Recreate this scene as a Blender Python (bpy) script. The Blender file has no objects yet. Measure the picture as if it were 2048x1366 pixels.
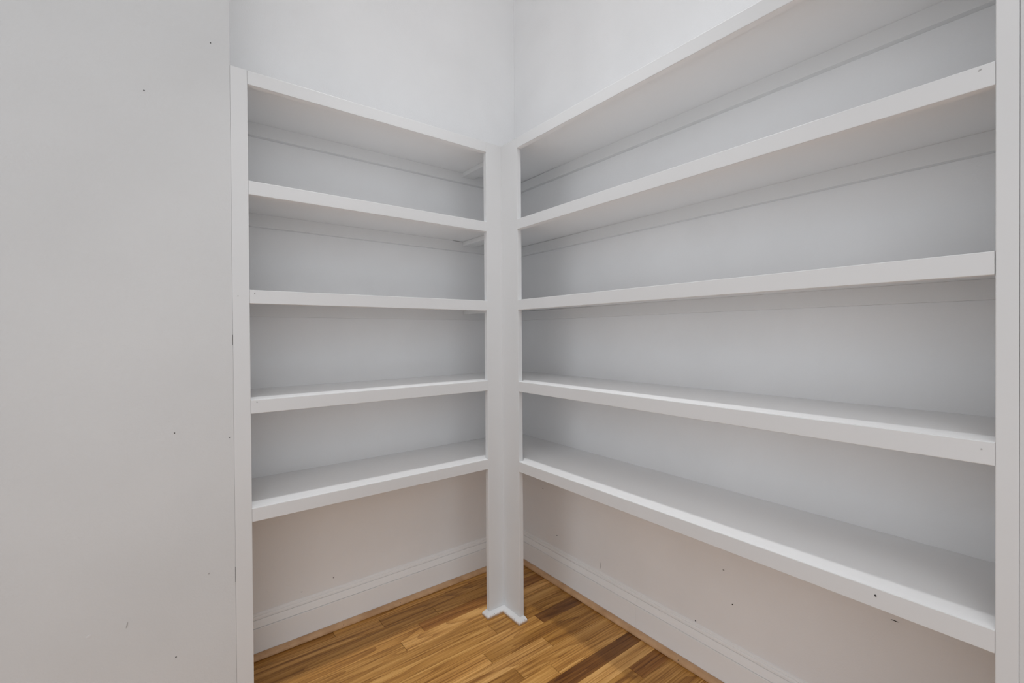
import bpy, bmesh, math, random
from mathutils import Matrix, Vector

random.seed(11)
SC = bpy.context.scene
# strengths: daylight of the adjoining rooms, recessed can, added hall fill, added pantry fill
WORLD, SPOT, HALL_FILL, PANTRY_FILL = 1.03, 76, 11.5, 2.2
EXPO = 0.02
COL = SC.collection

# ------------------------------------------------------------------ camera
F_PX, PITCH, ROLL, YAW = 911.09, -0.0076092, -0.0070106, 0.9183328
CAM = Vector((-1.3631327, -1.7525893, 1.0845421))
R_ = Vector((0.79453855, -0.60717324, -0.00701038))
U_ = Vector((0.01019025, 0.00178951, 0.99994648))
F_ = Vector((0.6071282, 0.79456746, -0.00760908))
cd = bpy.data.cameras.new('camera')
cam = bpy.data.objects.new('camera', cd)
COL.objects.link(cam)
m = Matrix((R_, U_, -F_)).transposed().to_4x4()
m.translation = CAM
cam.matrix_world = m
cd.sensor_fit = 'HORIZONTAL'
cd.sensor_width = 36.0
cd.lens = F_PX * 36.0 / 2048.0
cd.shift_x = 0.0
cd.shift_y = (674.33 - 683.0) / 2048.0
cd.clip_start = 0.02
SC.camera = cam

# ------------------------------------------------------------------ world, lamps, exposure
w = bpy.data.worlds.new('hall_daylight')
SC.world = w
w.use_nodes = True
bg = w.node_tree.nodes['Background']
bg.inputs[0].default_value = (0.955, 0.987, 1.03, 1)
bg.inputs[1].default_value = WORLD

# recessed can above the pantry floor
ld = bpy.data.lights.new('recessed_lamp', 'SPOT')
ld.energy = SPOT
ld.color = (0.975, 0.99, 1.0)
ld.spot_size = math.radians(66)
ld.spot_blend = 1.0
ld.shadow_soft_size = 0.055
lamp = bpy.data.objects.new('recessed_lamp', ld)
COL.objects.link(lamp)
lamp.location = (-0.72, -0.80, 3.02)


def area(name, loc, target, sx, sy, energy, col):
    l = bpy.data.lights.new(name, 'AREA')
    l.shape = 'RECTANGLE'
    l.size, l.size_y = sx, sy
    l.energy = energy
    l.color = col
    o = bpy.data.objects.new(name, l)
    COL.objects.link(o)
    o.location = loc
    o.rotation_euler = (Vector(target) - Vector(loc)).to_track_quat('-Z', 'Y').to_euler()
    return o


# added overhead fill behind the camera, no known fixture
area('hall_fill', (-1.75, -2.3, 3.0), (-1.75, -2.3, 0.0), 0.9, 0.9, HALL_FILL, (0.97, 0.99, 1.0))

# added unseen fill that brightens the upper walls and shelf tops
pd = bpy.data.lights.new('pantry_fill', 'POINT')
pd.energy = PANTRY_FILL
pd.color = (0.975, 0.99, 1.0)
pd.shadow_soft_size = 0.16
fill = bpy.data.objects.new('pantry_fill', pd)
COL.objects.link(fill)
fill.location = (-1.05, -1.15, 2.84)

vs = SC.view_settings
vs.view_transform = 'Standard'
vs.look = 'None'
vs.gamma = 1.0
vs.use_curve_mapping = False
vs.exposure = EXPO


# ------------------------------------------------------------------ materials
def new_mat(name):
    mt = bpy.data.materials.new(name)
    mt.use_nodes = True
    nt = mt.node_tree
    return mt, nt, nt.nodes, nt.links, nt.nodes['Principled BSDF']


def paint(name, col, rough, bump, scale, mottle=0.03, spec=0.35):
    mt, nt, N, L, b = new_mat(name)
    tc = N.new('ShaderNodeTexCoord')
    n1 = N.new('ShaderNodeTexNoise')
    n1.inputs['Scale'].default_value = 3.0
    n1.inputs['Detail'].default_value = 5.0
    L.new(tc.outputs['Object'], n1.inputs['Vector'])
    rp = N.new('ShaderNodeValToRGB')
    rp.color_ramp.elements[0].position = 0.3
    rp.color_ramp.elements[1].position = 0.7
    rp.color_ramp.elements[0].color = tuple(c * (1 - mottle) for c in col) + (1,)
    rp.color_ramp.elements[1].color = tuple(min(1, c * (1 + mottle)) for c in col) + (1,)
    L.new(n1.outputs['Fac'], rp.inputs['Fac'])
    L.new(rp.outputs['Color'], b.inputs['Base Color'])
    b.inputs['Roughness'].default_value = rough
    b.inputs['Specular IOR Level'].default_value = spec
    n2 = N.new('ShaderNodeTexNoise')
    n2.inputs['Scale'].default_value = scale
    n2.inputs['Detail'].default_value = 3.0
    L.new(tc.outputs['Object'], n2.inputs['Vector'])
    bp = N.new('ShaderNodeBump')
    bp.inputs['Strength'].default_value = bump
    bp.inputs['Distance'].default_value = 0.002
    L.new(n2.outputs['Fac'], bp.inputs['Height'])
    L.new(bp.outputs['Normal'], b.inputs['Normal'])
    return mt


def plain(name, col, rough=0.7):
    mt, nt, N, L, b = new_mat(name)
    b.inputs['Base Color'].default_value = col + (1,)
    b.inputs['Roughness'].default_value = rough
    return mt


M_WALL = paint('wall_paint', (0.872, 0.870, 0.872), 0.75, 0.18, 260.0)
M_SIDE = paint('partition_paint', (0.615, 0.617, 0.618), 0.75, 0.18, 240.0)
M_CEIL = paint('ceiling_paint', (0.80, 0.80, 0.80), 0.9, 0.1, 200.0)
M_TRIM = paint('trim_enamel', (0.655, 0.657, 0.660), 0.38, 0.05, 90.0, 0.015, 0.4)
M_SHELF_LIT = paint('shelf_enamel_lit', (0.90, 0.90, 0.903), 0.38, 0.05, 90.0, 0.012, 0.4)  # same white paint as the trim, lightened to put light into its colour
M_BASE = paint('baseboard_enamel', (0.90, 0.90, 0.90), 0.42, 0.04, 90.0, 0.015, 0.4)
M_CLEAT = paint('cleat_enamel', (0.80, 0.80, 0.80), 0.42, 0.05, 90.0, 0.015, 0.35)
M_DARK = plain('hole_shadow', (0.03, 0.028, 0.026))
M_GREY = plain('scuff_grey', (0.40, 0.39, 0.385))
M_SUB = plain('subfloor', (0.07, 0.035, 0.012), 0.9)


def oak():
    mt, nt, N, L, b = new_mat('oak_boards')
    tc = N.new('ShaderNodeTexCoord')
    oi = N.new('ShaderNodeObjectInfo')
    mul = N.new('ShaderNodeVectorMath'); mul.operation = 'MULTIPLY'
    L.new(oi.outputs['Random'], mul.inputs[0])
    mul.inputs[1].default_value = (53.0, 17.0, 9.0)
    add = N.new('ShaderNodeVectorMath'); add.operation = 'ADD'
    L.new(tc.outputs['Object'], add.inputs[0])
    L.new(mul.outputs[0], add.inputs[1])

    def noise(sx, sy, scale, detail=3.0, rough=0.55, dist=0.0):
        mp = N.new('ShaderNodeMapping')
        mp.inputs['Scale'].default_value = (sx, sy, 1.0)
        L.new(add.outputs[0], mp.inputs['Vector'])
        n = N.new('ShaderNodeTexNoise')
        n.inputs['Scale'].default_value = scale
        n.inputs['Detail'].default_value = detail
        n.inputs['Roughness'].default_value = rough
        n.inputs['Distortion'].default_value = dist
        L.new(mp.outputs[0], n.inputs['Vector'])
        return n.outputs['Fac']

    def math_(op, a, bb=None, c=None):
        n = N.new('ShaderNodeMath'); n.operation = op
        for i, x in enumerate((a, bb, c)):
            if x is None:
                continue
            if isinstance(x, (int, float)):
                n.inputs[i].default_value = x
            else:
                L.new(x, n.inputs[i])
        return n.outputs[0]

    def ramp(fac, p0, p1, c0, c1):
        r = N.new('ShaderNodeValToRGB')
        r.color_ramp.elements[0].position = p0
        r.color_ramp.elements[1].position = p1
        r.color_ramp.elements[0].color = (c0, c0, c0, 1)
        r.color_ramp.elements[1].color = (c1, c1, c1, 1)
        L.new(fac, r.inputs['Fac'])
        return r.outputs['Color']

    # growth rings: contour lines of a smooth field stretched along the board (cathedral figure)
    field = noise(0.55, 7.0, 1.7, 1.5, 0.4, 0.25)
    rings = math_('FRACT', math_('MULTIPLY', field, 11.0))
    ringv = ramp(rings, 0.35, 0.97, 1.0, 0.50)
    # long soft streaks, fine dark lines and pores
    streak = ramp(noise(0.5, 22.0, 2.6, 4.0, 0.6), 0.34, 0.64, 0.50, 1.14)
    lines = ramp(noise(0.7, 95.0, 2.5, 3.0, 0.6), 0.36, 0.54, 0.45, 1.03)
    pores = ramp(noise(8.0, 260.0, 2.2, 2.0, 0.6), 0.36, 0.56, 0.70, 1.04)
    blot = ramp(noise(1.0, 3.5, 2.4, 2.0, 0.5), 0.30, 0.72, 0.80, 1.10)
    v = math_('MULTIPLY', math_('MULTIPLY', math_('MULTIPLY', ringv, streak), lines), math_('MULTIPLY', pores, blot))
    # dark grain is redder than light grain
    dk = N.new('ShaderNodeMix'); dk.data_type = 'RGBA'; dk.blend_type = 'MULTIPLY'
    dk.inputs['Factor'].default_value = 1.0
    L.new(oi.outputs['Color'], dk.inputs[6])
    rg = N.new('ShaderNodeValToRGB')
    e = rg.color_ramp.elements
    e[0].position = 0.12; e[0].color = (0.30, 0.20, 0.11, 1)
    e[1].position = 1.0; e[1].color = (1.0, 1.0, 1.0, 1)
    x = e.new(0.5); x.color = (0.74, 0.65, 0.50, 1)
    L.new(v, rg.inputs['Fac'])
    L.new(rg.outputs['Color'], dk.inputs[7])
    L.new(dk.outputs[2], b.inputs['Base Color'])
    b.inputs['Roughness'].default_value = 0.42
    b.inputs['Specular IOR Level'].default_value = 0.4
    bp = N.new('ShaderNodeBump')
    bp.inputs['Strength'].default_value = 0.12
    bp.inputs['Distance'].default_value = 0.001
    L.new(v, bp.inputs['Height'])
    L.new(bp.outputs['Normal'], b.inputs['Normal'])
    return mt


M_OAK = oak()


def worn_foot():
    """white enamel, scuffed through to tan wood along the lower edge of the moulding"""
    mt, nt, N, L, b = new_mat('scuffed_enamel')
    tc = N.new('ShaderNodeTexCoord')
    sp = N.new('ShaderNodeSeparateXYZ')
    L.new(tc.outputs['Object'], sp.inputs[0])
    n = N.new('ShaderNodeTexNoise')
    n.inputs['Scale'].default_value = 140.0
    n.inputs['Detail'].default_value = 4.0
    L.new(tc.outputs['Object'], n.inputs['Vector'])
    ma = N.new('ShaderNodeMath'); ma.operation = 'MULTIPLY_ADD'
    L.new(n.outputs['Fac'], ma.inputs[0])
    ma.inputs[1].default_value = 0.011
    L.new(sp.outputs['Z'], ma.inputs[2])
    mr = N.new('ShaderNodeMapRange')
    mr.inputs['From Min'].default_value = 0.009
    mr.inputs['From Max'].default_value = 0.016
    L.new(ma.outputs[0], mr.inputs['Value'])
    r = N.new('ShaderNodeValToRGB')
    r.color_ramp.elements[0].color = (0.42, 0.27, 0.16, 1)
    r.color_ramp.elements[1].color = (0.70, 0.70, 0.70, 1)
    L.new(mr.outputs[0], r.inputs['Fac'])
    L.new(r.outputs['Color'], b.inputs['Base Color'])
    b.inputs['Roughness'].default_value = 0.5
    return mt


M_FOOT = worn_foot()


def stained(name, c0, c1):
    mt, nt, N, L, b = new_mat(name)
    tc = N.new('ShaderNodeTexCoord')
    n = N.new('ShaderNodeTexNoise')
    n.inputs['Scale'].default_value = 22.0
    n.inputs['Detail'].default_value = 5.0
    L.new(tc.outputs['Object'], n.inputs['Vector'])
    r = N.new('ShaderNodeValToRGB')
    r.color_ramp.elements[0].position = 0.3
    r.color_ramp.elements[1].position = 0.7
    r.color_ramp.elements[0].color = c0 + (1,)
    r.color_ramp.elements[1].color = c1 + (1,)
    L.new(n.outputs['Fac'], r.inputs['Fac'])
    L.new(r.outputs['Color'], b.inputs['Base Color'])
    b.inputs['Roughness'].default_value = 0.5
    return mt


M_SHOE = stained('shoe_stain', (0.50, 0.29, 0.145), (0.66, 0.42, 0.24))


# ------------------------------------------------------------------ builders
def link(name, bm, mat, parent=None, smooth=False):
    me = bpy.data.meshes.new(name)
    bmesh.ops.recalc_face_normals(bm, faces=bm.faces)
    bm.to_mesh(me)
    bm.free()
    me.materials.append(mat)
    if smooth:
        for p in me.polygons:
            p.use_smooth = True
    o = bpy.data.objects.new(name, me)
    COL.objects.link(o)
    if parent is not None:
        o.parent = parent
    return o


def struct(o):
    o['kind'] = 'structure'
    return o


def thing(name, label, cat, group=None):
    o = bpy.data.objects.new(name, None)
    COL.objects.link(o)
    o['label'] = label
    o['category'] = cat
    if group:
        o['group'] = group
    return o


def add_box(bm, x0, x1, y0, y1, z0, z1, bev=0.0, axis=None, front=None):
    """box; bev rounds the edges parallel to `axis` (0,1,2)"""
    vs_ = [bm.verts.new((x, y, z)) for x in (x0, x1) for y in (y0, y1) for z in (z0, z1)]
    q = [(0, 1, 3, 2), (4, 6, 7, 5), (0, 4, 5, 1), (2, 3, 7, 6), (0, 2, 6, 4), (1, 5, 7, 3)]
    fs = [bm.faces.new([vs_[i] for i in f]) for f in q]
    if bev > 0:
        es = set()
        for f in fs:
            for e in f.edges:
                p, q_ = e.verts[0].co, e.verts[1].co
                d = q_ - p
                if axis is not None and abs(d[axis]) < 0.9 * d.length:
                    continue
                if front is not None and (abs(p[front[0]] - front[1]) > 1e-5 or abs(q_[front[0]] - front[1]) > 1e-5):
                    continue
                es.add(e)
        bmesh.ops.bevel(bm, geom=list(es), offset=bev, segments=2, profile=0.5, affect='EDGES')
    return bm


def box(name, x0, x1, y0, y1, z0, z1, mat, parent=None, bev=0.0, axis=None, front=None):
    return link(name, add_box(bmesh.new(), x0, x1, y0, y1, z0, z1, bev, axis, front), mat, parent)


def add_prism(bm, rings):
    """rings: lists of equal length closed outlines, lofted and capped"""
    vr = [[bm.verts.new(p) for p in r] for r in rings]
    n = len(vr[0])
    for a, b in zip(vr[:-1], vr[1:]):
        for i in range(n):
            bm.faces.new((a[i], a[(i + 1) % n], b[(i + 1) % n], b[i]))
    bm.faces.new(vr[0])
    bm.faces.new(list(reversed(vr[-1])))
    return bm


def dot(parent, p, nrm, r, mat=None, name='nail_hole', sx=1.0, ang=0.0):
    """a small nail hole / scuff: a shallow disc lying on a surface"""
    bm = bmesh.new()
    n = Vector(nrm).normalized()
    a = n.orthogonal().normalized()
    if abs(n.z) < 0.9:
        a = Vector((0, 0, 1)).cross(n).normalized()
    b = n.cross(a)
    ca, sa = math.cos(ang), math.sin(ang)
    a, b = a * ca + b * sa, b * ca - a * sa
    c = Vector(p) + n * 0.0006
    ring = [bm.verts.new(c + a * (r * sx * math.cos(t)) + b * (r * math.sin(t)))
            for t in [i * math.pi / 5 for i in range(10)]]
    low = [bm.verts.new(v.co - n * 0.0012) for v in ring]
    bm.faces.new(ring)
    for i in range(10):
        bm.faces.new((ring[i], low[i], low[(i + 1) % 10], ring[(i + 1) % 10]))
    return link(name, bm, mat or M_DARK, parent)


# ------------------------------------------------------------------ measurements (metres)
D = 0.3065                      # depth of both shelf units
XL0, XL1 = -1.2140, -1.1730     # left stile
YR0, YR1 = -1.6690, -1.6430     # right stile
XP, YP = -0.3771, -0.4072       # outer edges of the corner post boards
T = 0.019                       # board thickness
RH = 0.0381                     # rail height
ZB = [1.7798, 1.4760, 1.17355, 0.8665, 0.5641]   # rail bottoms, top to bottom
ZT = [z + RH for z in ZB]
ZC = 3.05
X_FAR, Y_FAR = -3.0, -3.3

# ------------------------------------------------------------------ room shell
wb = struct(box('wall_back', XL0 - 0.10, 0.10, 0.0, 0.10, -0.03, ZC, M_WALL))
wr = struct(box('wall_right', 0.0, 0.10, YR0 - 0.10, -0.0002, -0.03, ZC, M_WALL))
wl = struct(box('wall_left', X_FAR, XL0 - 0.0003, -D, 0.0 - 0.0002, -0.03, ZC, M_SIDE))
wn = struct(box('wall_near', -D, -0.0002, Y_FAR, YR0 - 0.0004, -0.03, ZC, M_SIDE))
struct(box('ceiling', X_FAR, 0.10, Y_FAR, 0.10, ZC, ZC + 0.08, M_CEIL))
fl = struct(box('floor', X_FAR, 0.0, Y_FAR, 0.0, -0.05, -0.0185, M_SUB))

# oak strip floor: every strip is a part of the floor
LIGHT, MID, TAN, DARK, RED = ((0.80, 0.465, 0.165), (0.56, 0.295, 0.075), (0.69, 0.385, 0.120),
                              (0.25, 0.108, 0.026), (0.40, 0.18, 0.042))
ROW, Y0 = 0.05715, -0.1255
JOINTS = {-1: [-0.724], 0: [-0.526], 1: [-0.6165], 2: [-0.711], 4: [-0.414], 5: [-0.24], 6: [-0.5135],
          7: [-0.30], 8: [-0.472], 9: [-0.369], 12: [-0.177]}
TONE = {(-1, 0): MID, (-1, 1): TAN, (0, 0): MID, (0, 1): MID, (1, 0): RED, (1, 1): TAN, (2, 0): LIGHT, (2, 1): TAN,
        (3, 0): TAN, (4, 0): MID, (4, 1): TAN, (5, 0): DARK, (5, 1): TAN, (6, 0): MID, (6, 1): LIGHT,
        (7, 0): MID, (7, 1): LIGHT, (8, 0): TAN, (8, 1): MID, (9, 0): TAN, (9, 1): TAN,
        (10, 0): DARK, (11, 0): LIGHT, (12, 0): RED, (12, 1): MID, (13, 0): TAN}
nrows = int((Y_FAR - Y0) / -ROW)
for k in range(-3, nrows):
    ya, yb = Y0 - ROW * k, Y0 - ROW * (k + 1)
    ya = min(ya, -0.0005)
    if ya - yb < 0.004:
        continue
    cuts = [-0.0005] + list(JOINTS.get(k, [])) if k in JOINTS else [-0.0005, -0.35 - random.random() * 0.6]
    if k in (3, 10, 11, 13):
        cuts = [-0.0005, -0.92 - 0.1 * random.random()]
    while cuts[-1] > X_FAR + 0.9:
        cuts.append(cuts[-1] - random.uniform(0.6, 1.15))
    cuts.append(X_FAR)
    for i in range(len(cuts) - 1):
        xa, xb = cuts[i], cuts[i + 1]
        cx, cy = (xa + xb) / 2, (ya + yb) / 2
        hx, hy = (xa - xb) / 2 - 0.0006, (ya - yb) / 2 - 0.0003
        bm = add_box(bmesh.new(), -hx, hx, -hy, hy, -0.018, 0.0, 0.0)
        es = [e for e in bm.edges if all(abs(v.co.z) < 1e-6 for v in e.verts)]
        bmesh.ops.bevel(bm, geom=es, offset=0.0006, segments=1, affect='EDGES')
        o = link('floor_board', bm, M_OAK, fl)
        o.location = (cx, cy, random.uniform(-0.00035, 0.0))
        c = TONE.get((k, i)) or random.choice([LIGHT, MID, TAN, TAN, MID, RED])
        j = random.uniform(0.93, 1.07)
        o.color = (c[0] * j, c[1] * j, c[2] * j, 1)

# baseboards with moulded top, mitred in the corner; stained shoe moulding at the floor
PROF = [(0.0004, 0.001), (0.0150, 0.001), (0.0150, 0.0950), (0.0143, 0.0962), (0.0105, 0.0966), (0.0105, 0.0984),
        (0.0146, 0.0988), (0.0128, 0.1060), (0.0104, 0.1145), (0.0084, 0.1215), (0.0055, 0.1220), (0.0055, 0.1237),
        (0.0085, 0.1242), (0.0080, 0.1290), (0.0064, 0.1330), (0.0040, 0.1336), (0.0040, 0.1350), (0.0042, 0.1365),
        (0.0032, 0.1400), (0.0004, 0.1425)]
SHOE = [(0.0154, 0.0012), (0.0370, 0.0012), (0.0374, 0.0040), (0.0364, 0.0080), (0.0338, 0.0118), (0.0300, 0.0146),
        (0.0250, 0.0162), (0.0200, 0.0165), (0.0154, 0.0150)]


def run_left(bm, prof, x0, mitre=True, x1=None):
    add_prism(bm, [[(x0, -d, z) for d, z in prof], [(-d if mitre else x1, -d, z) for d, z in prof]])


def run_right(bm, prof, y0, mitre=True, y1=None):
    add_prism(bm, [[(-d, y0, z) for d, z in prof], [(-d, -d if mitre else y1, z) for d, z in prof]])


bm = bmesh.new(); run_left(bm, PROF, XL0 + 0.0005)
bl = struct(link('baseboard_left', bm, M_BASE))
bm = bmesh.new(); run_left(bm, SHOE, XL0 + 0.0005)
s1 = link('shoe_moulding', bm, M_SHOE, bl)
s1['label'] = 'brown stained quarter-round shoe moulding'
bm = bmesh.new()
run_right(bm, PROF, YR0 + 0.0005, False, -0.7153)
run_right(bm, PROF, -0.7149)
br = struct(link('baseboard_right', bm, M_BASE))
bm = bmesh.new(); run_right(bm, SHOE, YR0 + 0.0005)
s2 = link('shoe_moulding', bm, M_SHOE, br)
s2['label'] = 'brown stained quarter-round shoe moulding'
for x in (-1.0304, -0.8451, -0.6208):
    dot(s1, (x, -0.0352, 0.0106), (0, -0.7, 0.7), 0.0013)
dot(s2, (-0.0352, -0.8989, 0.0106), (-0.7, 0, 0.7), 0.0013)


# ------------------------------------------------------------------ built-in shelving
def cleat_left(parent, zu, notches=(), x1=-0.0005):
    """nailer under a shelf along the back wall; notches leave small gaps to the shelf"""
    x0 = XL0 + 0.001
    top = [(x0, zu)]
    for a, b, dz in notches:
        top += [(a, zu), (a, zu - dz), (b, zu - dz), (b, zu)]
    top.append((x1, zu))
    out = top + [(x1, zu - 0.0425), (x0, zu - 0.0425)]
    bm = bmesh.new()
    add_prism(bm, [[(x, -0.0003, z) for x, z in out], [(x, -T, z) for x, z in out]])
    return link('cleat', bm, M_CLEAT, parent)


def cleat_right(parent, zu, taper=0.0, yt=-0.45):
    y0, y1 = YR0 + 0.001, -0.0195
    out = [(y0, zu), (yt, zu), (y1, zu - taper), (y1, zu - 0.0425), (y0, zu - 0.0425)]
    bm = bmesh.new()
    add_prism(bm, [[(-0.0003, y, z) for y, z in out], [(-T, y, z) for y, z in out]])
    return link('cleat', bm, M_CLEAT, parent)


left = thing('built_in_shelves', 'white painted built-in shelves, shorter unit left of the corner post', 'shelves')
right = thing('built_in_shelves', 'white painted built-in shelves, longer unit right of the corner post', 'shelves')
post = thing('corner_post', 'white L-shaped corner post between the two shelf units, moulding round its foot', 'post')

# face frame stiles
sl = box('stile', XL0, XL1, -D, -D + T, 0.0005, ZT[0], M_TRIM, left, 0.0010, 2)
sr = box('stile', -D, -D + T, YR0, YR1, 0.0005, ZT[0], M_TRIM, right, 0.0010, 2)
railsL, railsR = [], []


def lighten_edges(o):
    # rail's top and bottom faces painted lighter than its front, imitating light
    o.data.materials.append(M_SHELF_LIT)
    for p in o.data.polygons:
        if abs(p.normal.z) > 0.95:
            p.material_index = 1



for i, (zb, zt) in enumerate(zip(ZB, ZT)):
    zu = zt - 0.0215
    # left unit
    sh = box('shelf', XL0 + 0.0005, -D + T - 0.0002, -D + T + 0.0001, -0.0004, zu, zt, M_SHELF_LIT, left)
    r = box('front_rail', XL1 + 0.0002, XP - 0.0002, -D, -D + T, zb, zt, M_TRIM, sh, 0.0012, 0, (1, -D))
    lighten_edges(r)
    railsL.append(r)
    notch = [(-0.3575, -0.2910, 0.0016)] if i == 1 else []
    c = cleat_left(sh, zu - 0.0002, notch)
    # right unit
    sh2 = box('shelf', -D + T + 0.0001, -0.0004, YR0 + 0.0005, -0.0006, zu, zt, M_SHELF_LIT, right)
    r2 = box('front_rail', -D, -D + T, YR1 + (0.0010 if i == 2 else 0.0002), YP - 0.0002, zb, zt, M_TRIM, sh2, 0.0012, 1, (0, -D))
    lighten_edges(r2)
    railsR.append(r2)
    cleat_right(sh2, zu - 0.0002, 0.0022 if i == 0 else 0.0010, -0.40 if i == 0 else -0.75)
    # lap block under the joint of the two shelves
    box('lap_block', -0.3090, -0.2500, -0.2860, -T - 0.0003, zu - 0.0190, zu - 0.0002, M_CLEAT, sh, 0.0015, 1)

# corner post: two boards and a moulding wrapped round the foot
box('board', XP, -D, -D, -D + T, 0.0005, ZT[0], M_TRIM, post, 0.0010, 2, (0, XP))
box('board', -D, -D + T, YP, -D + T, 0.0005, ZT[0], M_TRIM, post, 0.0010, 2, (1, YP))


def quarter(w, h):
    return [(0.0, 0.0005), (w, 0.0005)] + [(w * math.cos(t), 0.35 * h + 0.65 * h * math.sin(t))
                                           for t in [i * math.pi / 12 for i in range(0, 7)]]


def shoe(a, b, n, ma, mb, w=0.0215, h=0.0150):
    """moulding from a to b on the face with outward normal n; ma/mb = mitre slope at each end"""
    a, b, n = Vector(a), Vector(b), Vector(n)
    t = (b - a).normalized()
    q = quarter(w, h)
    bm = bmesh.new()
    add_prism(bm, [[a + n * d - t * (d * ma) + Vector((0, 0, z)) for d, z in q],
                   [b + n * d + t * (d * mb) + Vector((0, 0, z)) for d, z in q]])
    o = link('shoe_moulding', bm, M_FOOT, post)
    return o


e = 0.0002
shoe((XP - e, -D - e, 0), (-D - e, -D - e, 0), (0, -1, 0), 1, -1)
shoe((-D - e, -D - e, 0), (-D - e, YP - e, 0), (-1, 0, 0), -1, 1)
shoe((XP - e, -D + T, 0), (XP - e, -D - e, 0), (-1, 0, 0), 0, 1)
shoe((-D - e, YP - e, 0), (-D + T, YP - e, 0), (0, -1, 0), 1, 0)
k = 0.0105
for p, n in (((-0.366, -D - 0.0185, k), (0, -1, .8)), ((-0.336, -D - 0.0185, k), (0, -1, .8)),
             ((-D - 0.0185, -0.345, k), (-1, 0, .8)), ((-D - 0.0185, -0.398, k), (-1, 0, .8)),
             ((-0.298, YP - 0.0185, k), (0, -1, .8))):
    dot(post, p, n, 0.0011, name='nail_head')

# ------------------------------------------------------------------ nail holes, dents, hairline cracks
for x, z, r_ in ((-1.396, 1.6912, 0.0016), (-1.257, 1.8607, 0.0014), (-1.2246, 0.8085, 0.0013), (-1.3469, 0.2637, 0.0016),
                 (-1.3441, 0.8372, 0.0013)):
    dot(wl, (x, -D, z), (0, -1, 0), r_)
dot(wl, (-1.2745, -D, 0.4545), (0, -1, 0), 0.0020, M_GREY, 'dent')
dot(wl, (-1.4415, -D, 0.3834), (0, -1, 0), 0.0075, M_GREY, 'scuff', 0.16, -0.25)
dot(wl, (-1.5103, -D, 0.3836), (0, -1, 0), 0.0022, M_TRIM, 'dent', 2.4, 0.35)
for z0, z1 in ((1.059, 1.087), (0.412, 0.453)):
    box('paint_crack', XL0 - 0.0009, XL0 - 0.0001, -D - 0.0003, -D + 0.002, z0, z1, M_DARK, wl)
dot(sl, (-1.2009, -D, 1.193), (0, -1, 0), 0.0016, M_GREY)
dot(railsL[2], (-1.1605, -D, 1.2024), (0, -1, 0), 0.0012)
dot(railsL[3], (-1.1579, -D, 0.8984), (0, -1, 0), 0.0013)
dot(railsR[4], (-D, -1.4882, 0.5882), (-1, 0, 0), 0.0018)
dot(railsR[3], (-D, -1.6276, 0.8913), (-1, 0, 0), 0.0012, M_GREY)
dot(railsR[1], (-D, -1.6256, 1.5071), (-1, 0, 0), 0.0012, M_GREY, 'nail_hole', 2.0, 0.5)
dot(wb, (-0.8697, 0, 0.180), (0, -1, 0), 0.0026, M_GREY, 'dent')
dot(wb, (-0.3553, 0, 1.1631 - 0.012), (0, -1, 0), 0.0018)
dot(wb, (-0.98, 0, 0.165), (0, -1, 0), 0.0009, M_GREY, 'scuff', 4.0, -0.2)
for y, z in ((-0.1919, 0.3792), (-0.2842, 0.1967), (-1.0617, 0.2579), (-0.9401, 0.1475)):
    dot(wr, (0, y, z), (-1, 0, 0), 0.0020)
dot(wr, (0, -1.034, 0.3517), (-1, 0, 0), 0.0026, M_GREY)
dot(wr, (0, -0.5346, 0.165), (-1, 0, 0), 0.0130, M_GREY, 'scuff', 0.08)
dot(wr, (0, -1.4480, 0.4010), (-1, 0, 0), 0.0009, M_DARK, 'scuff', 8.0, 0.0)
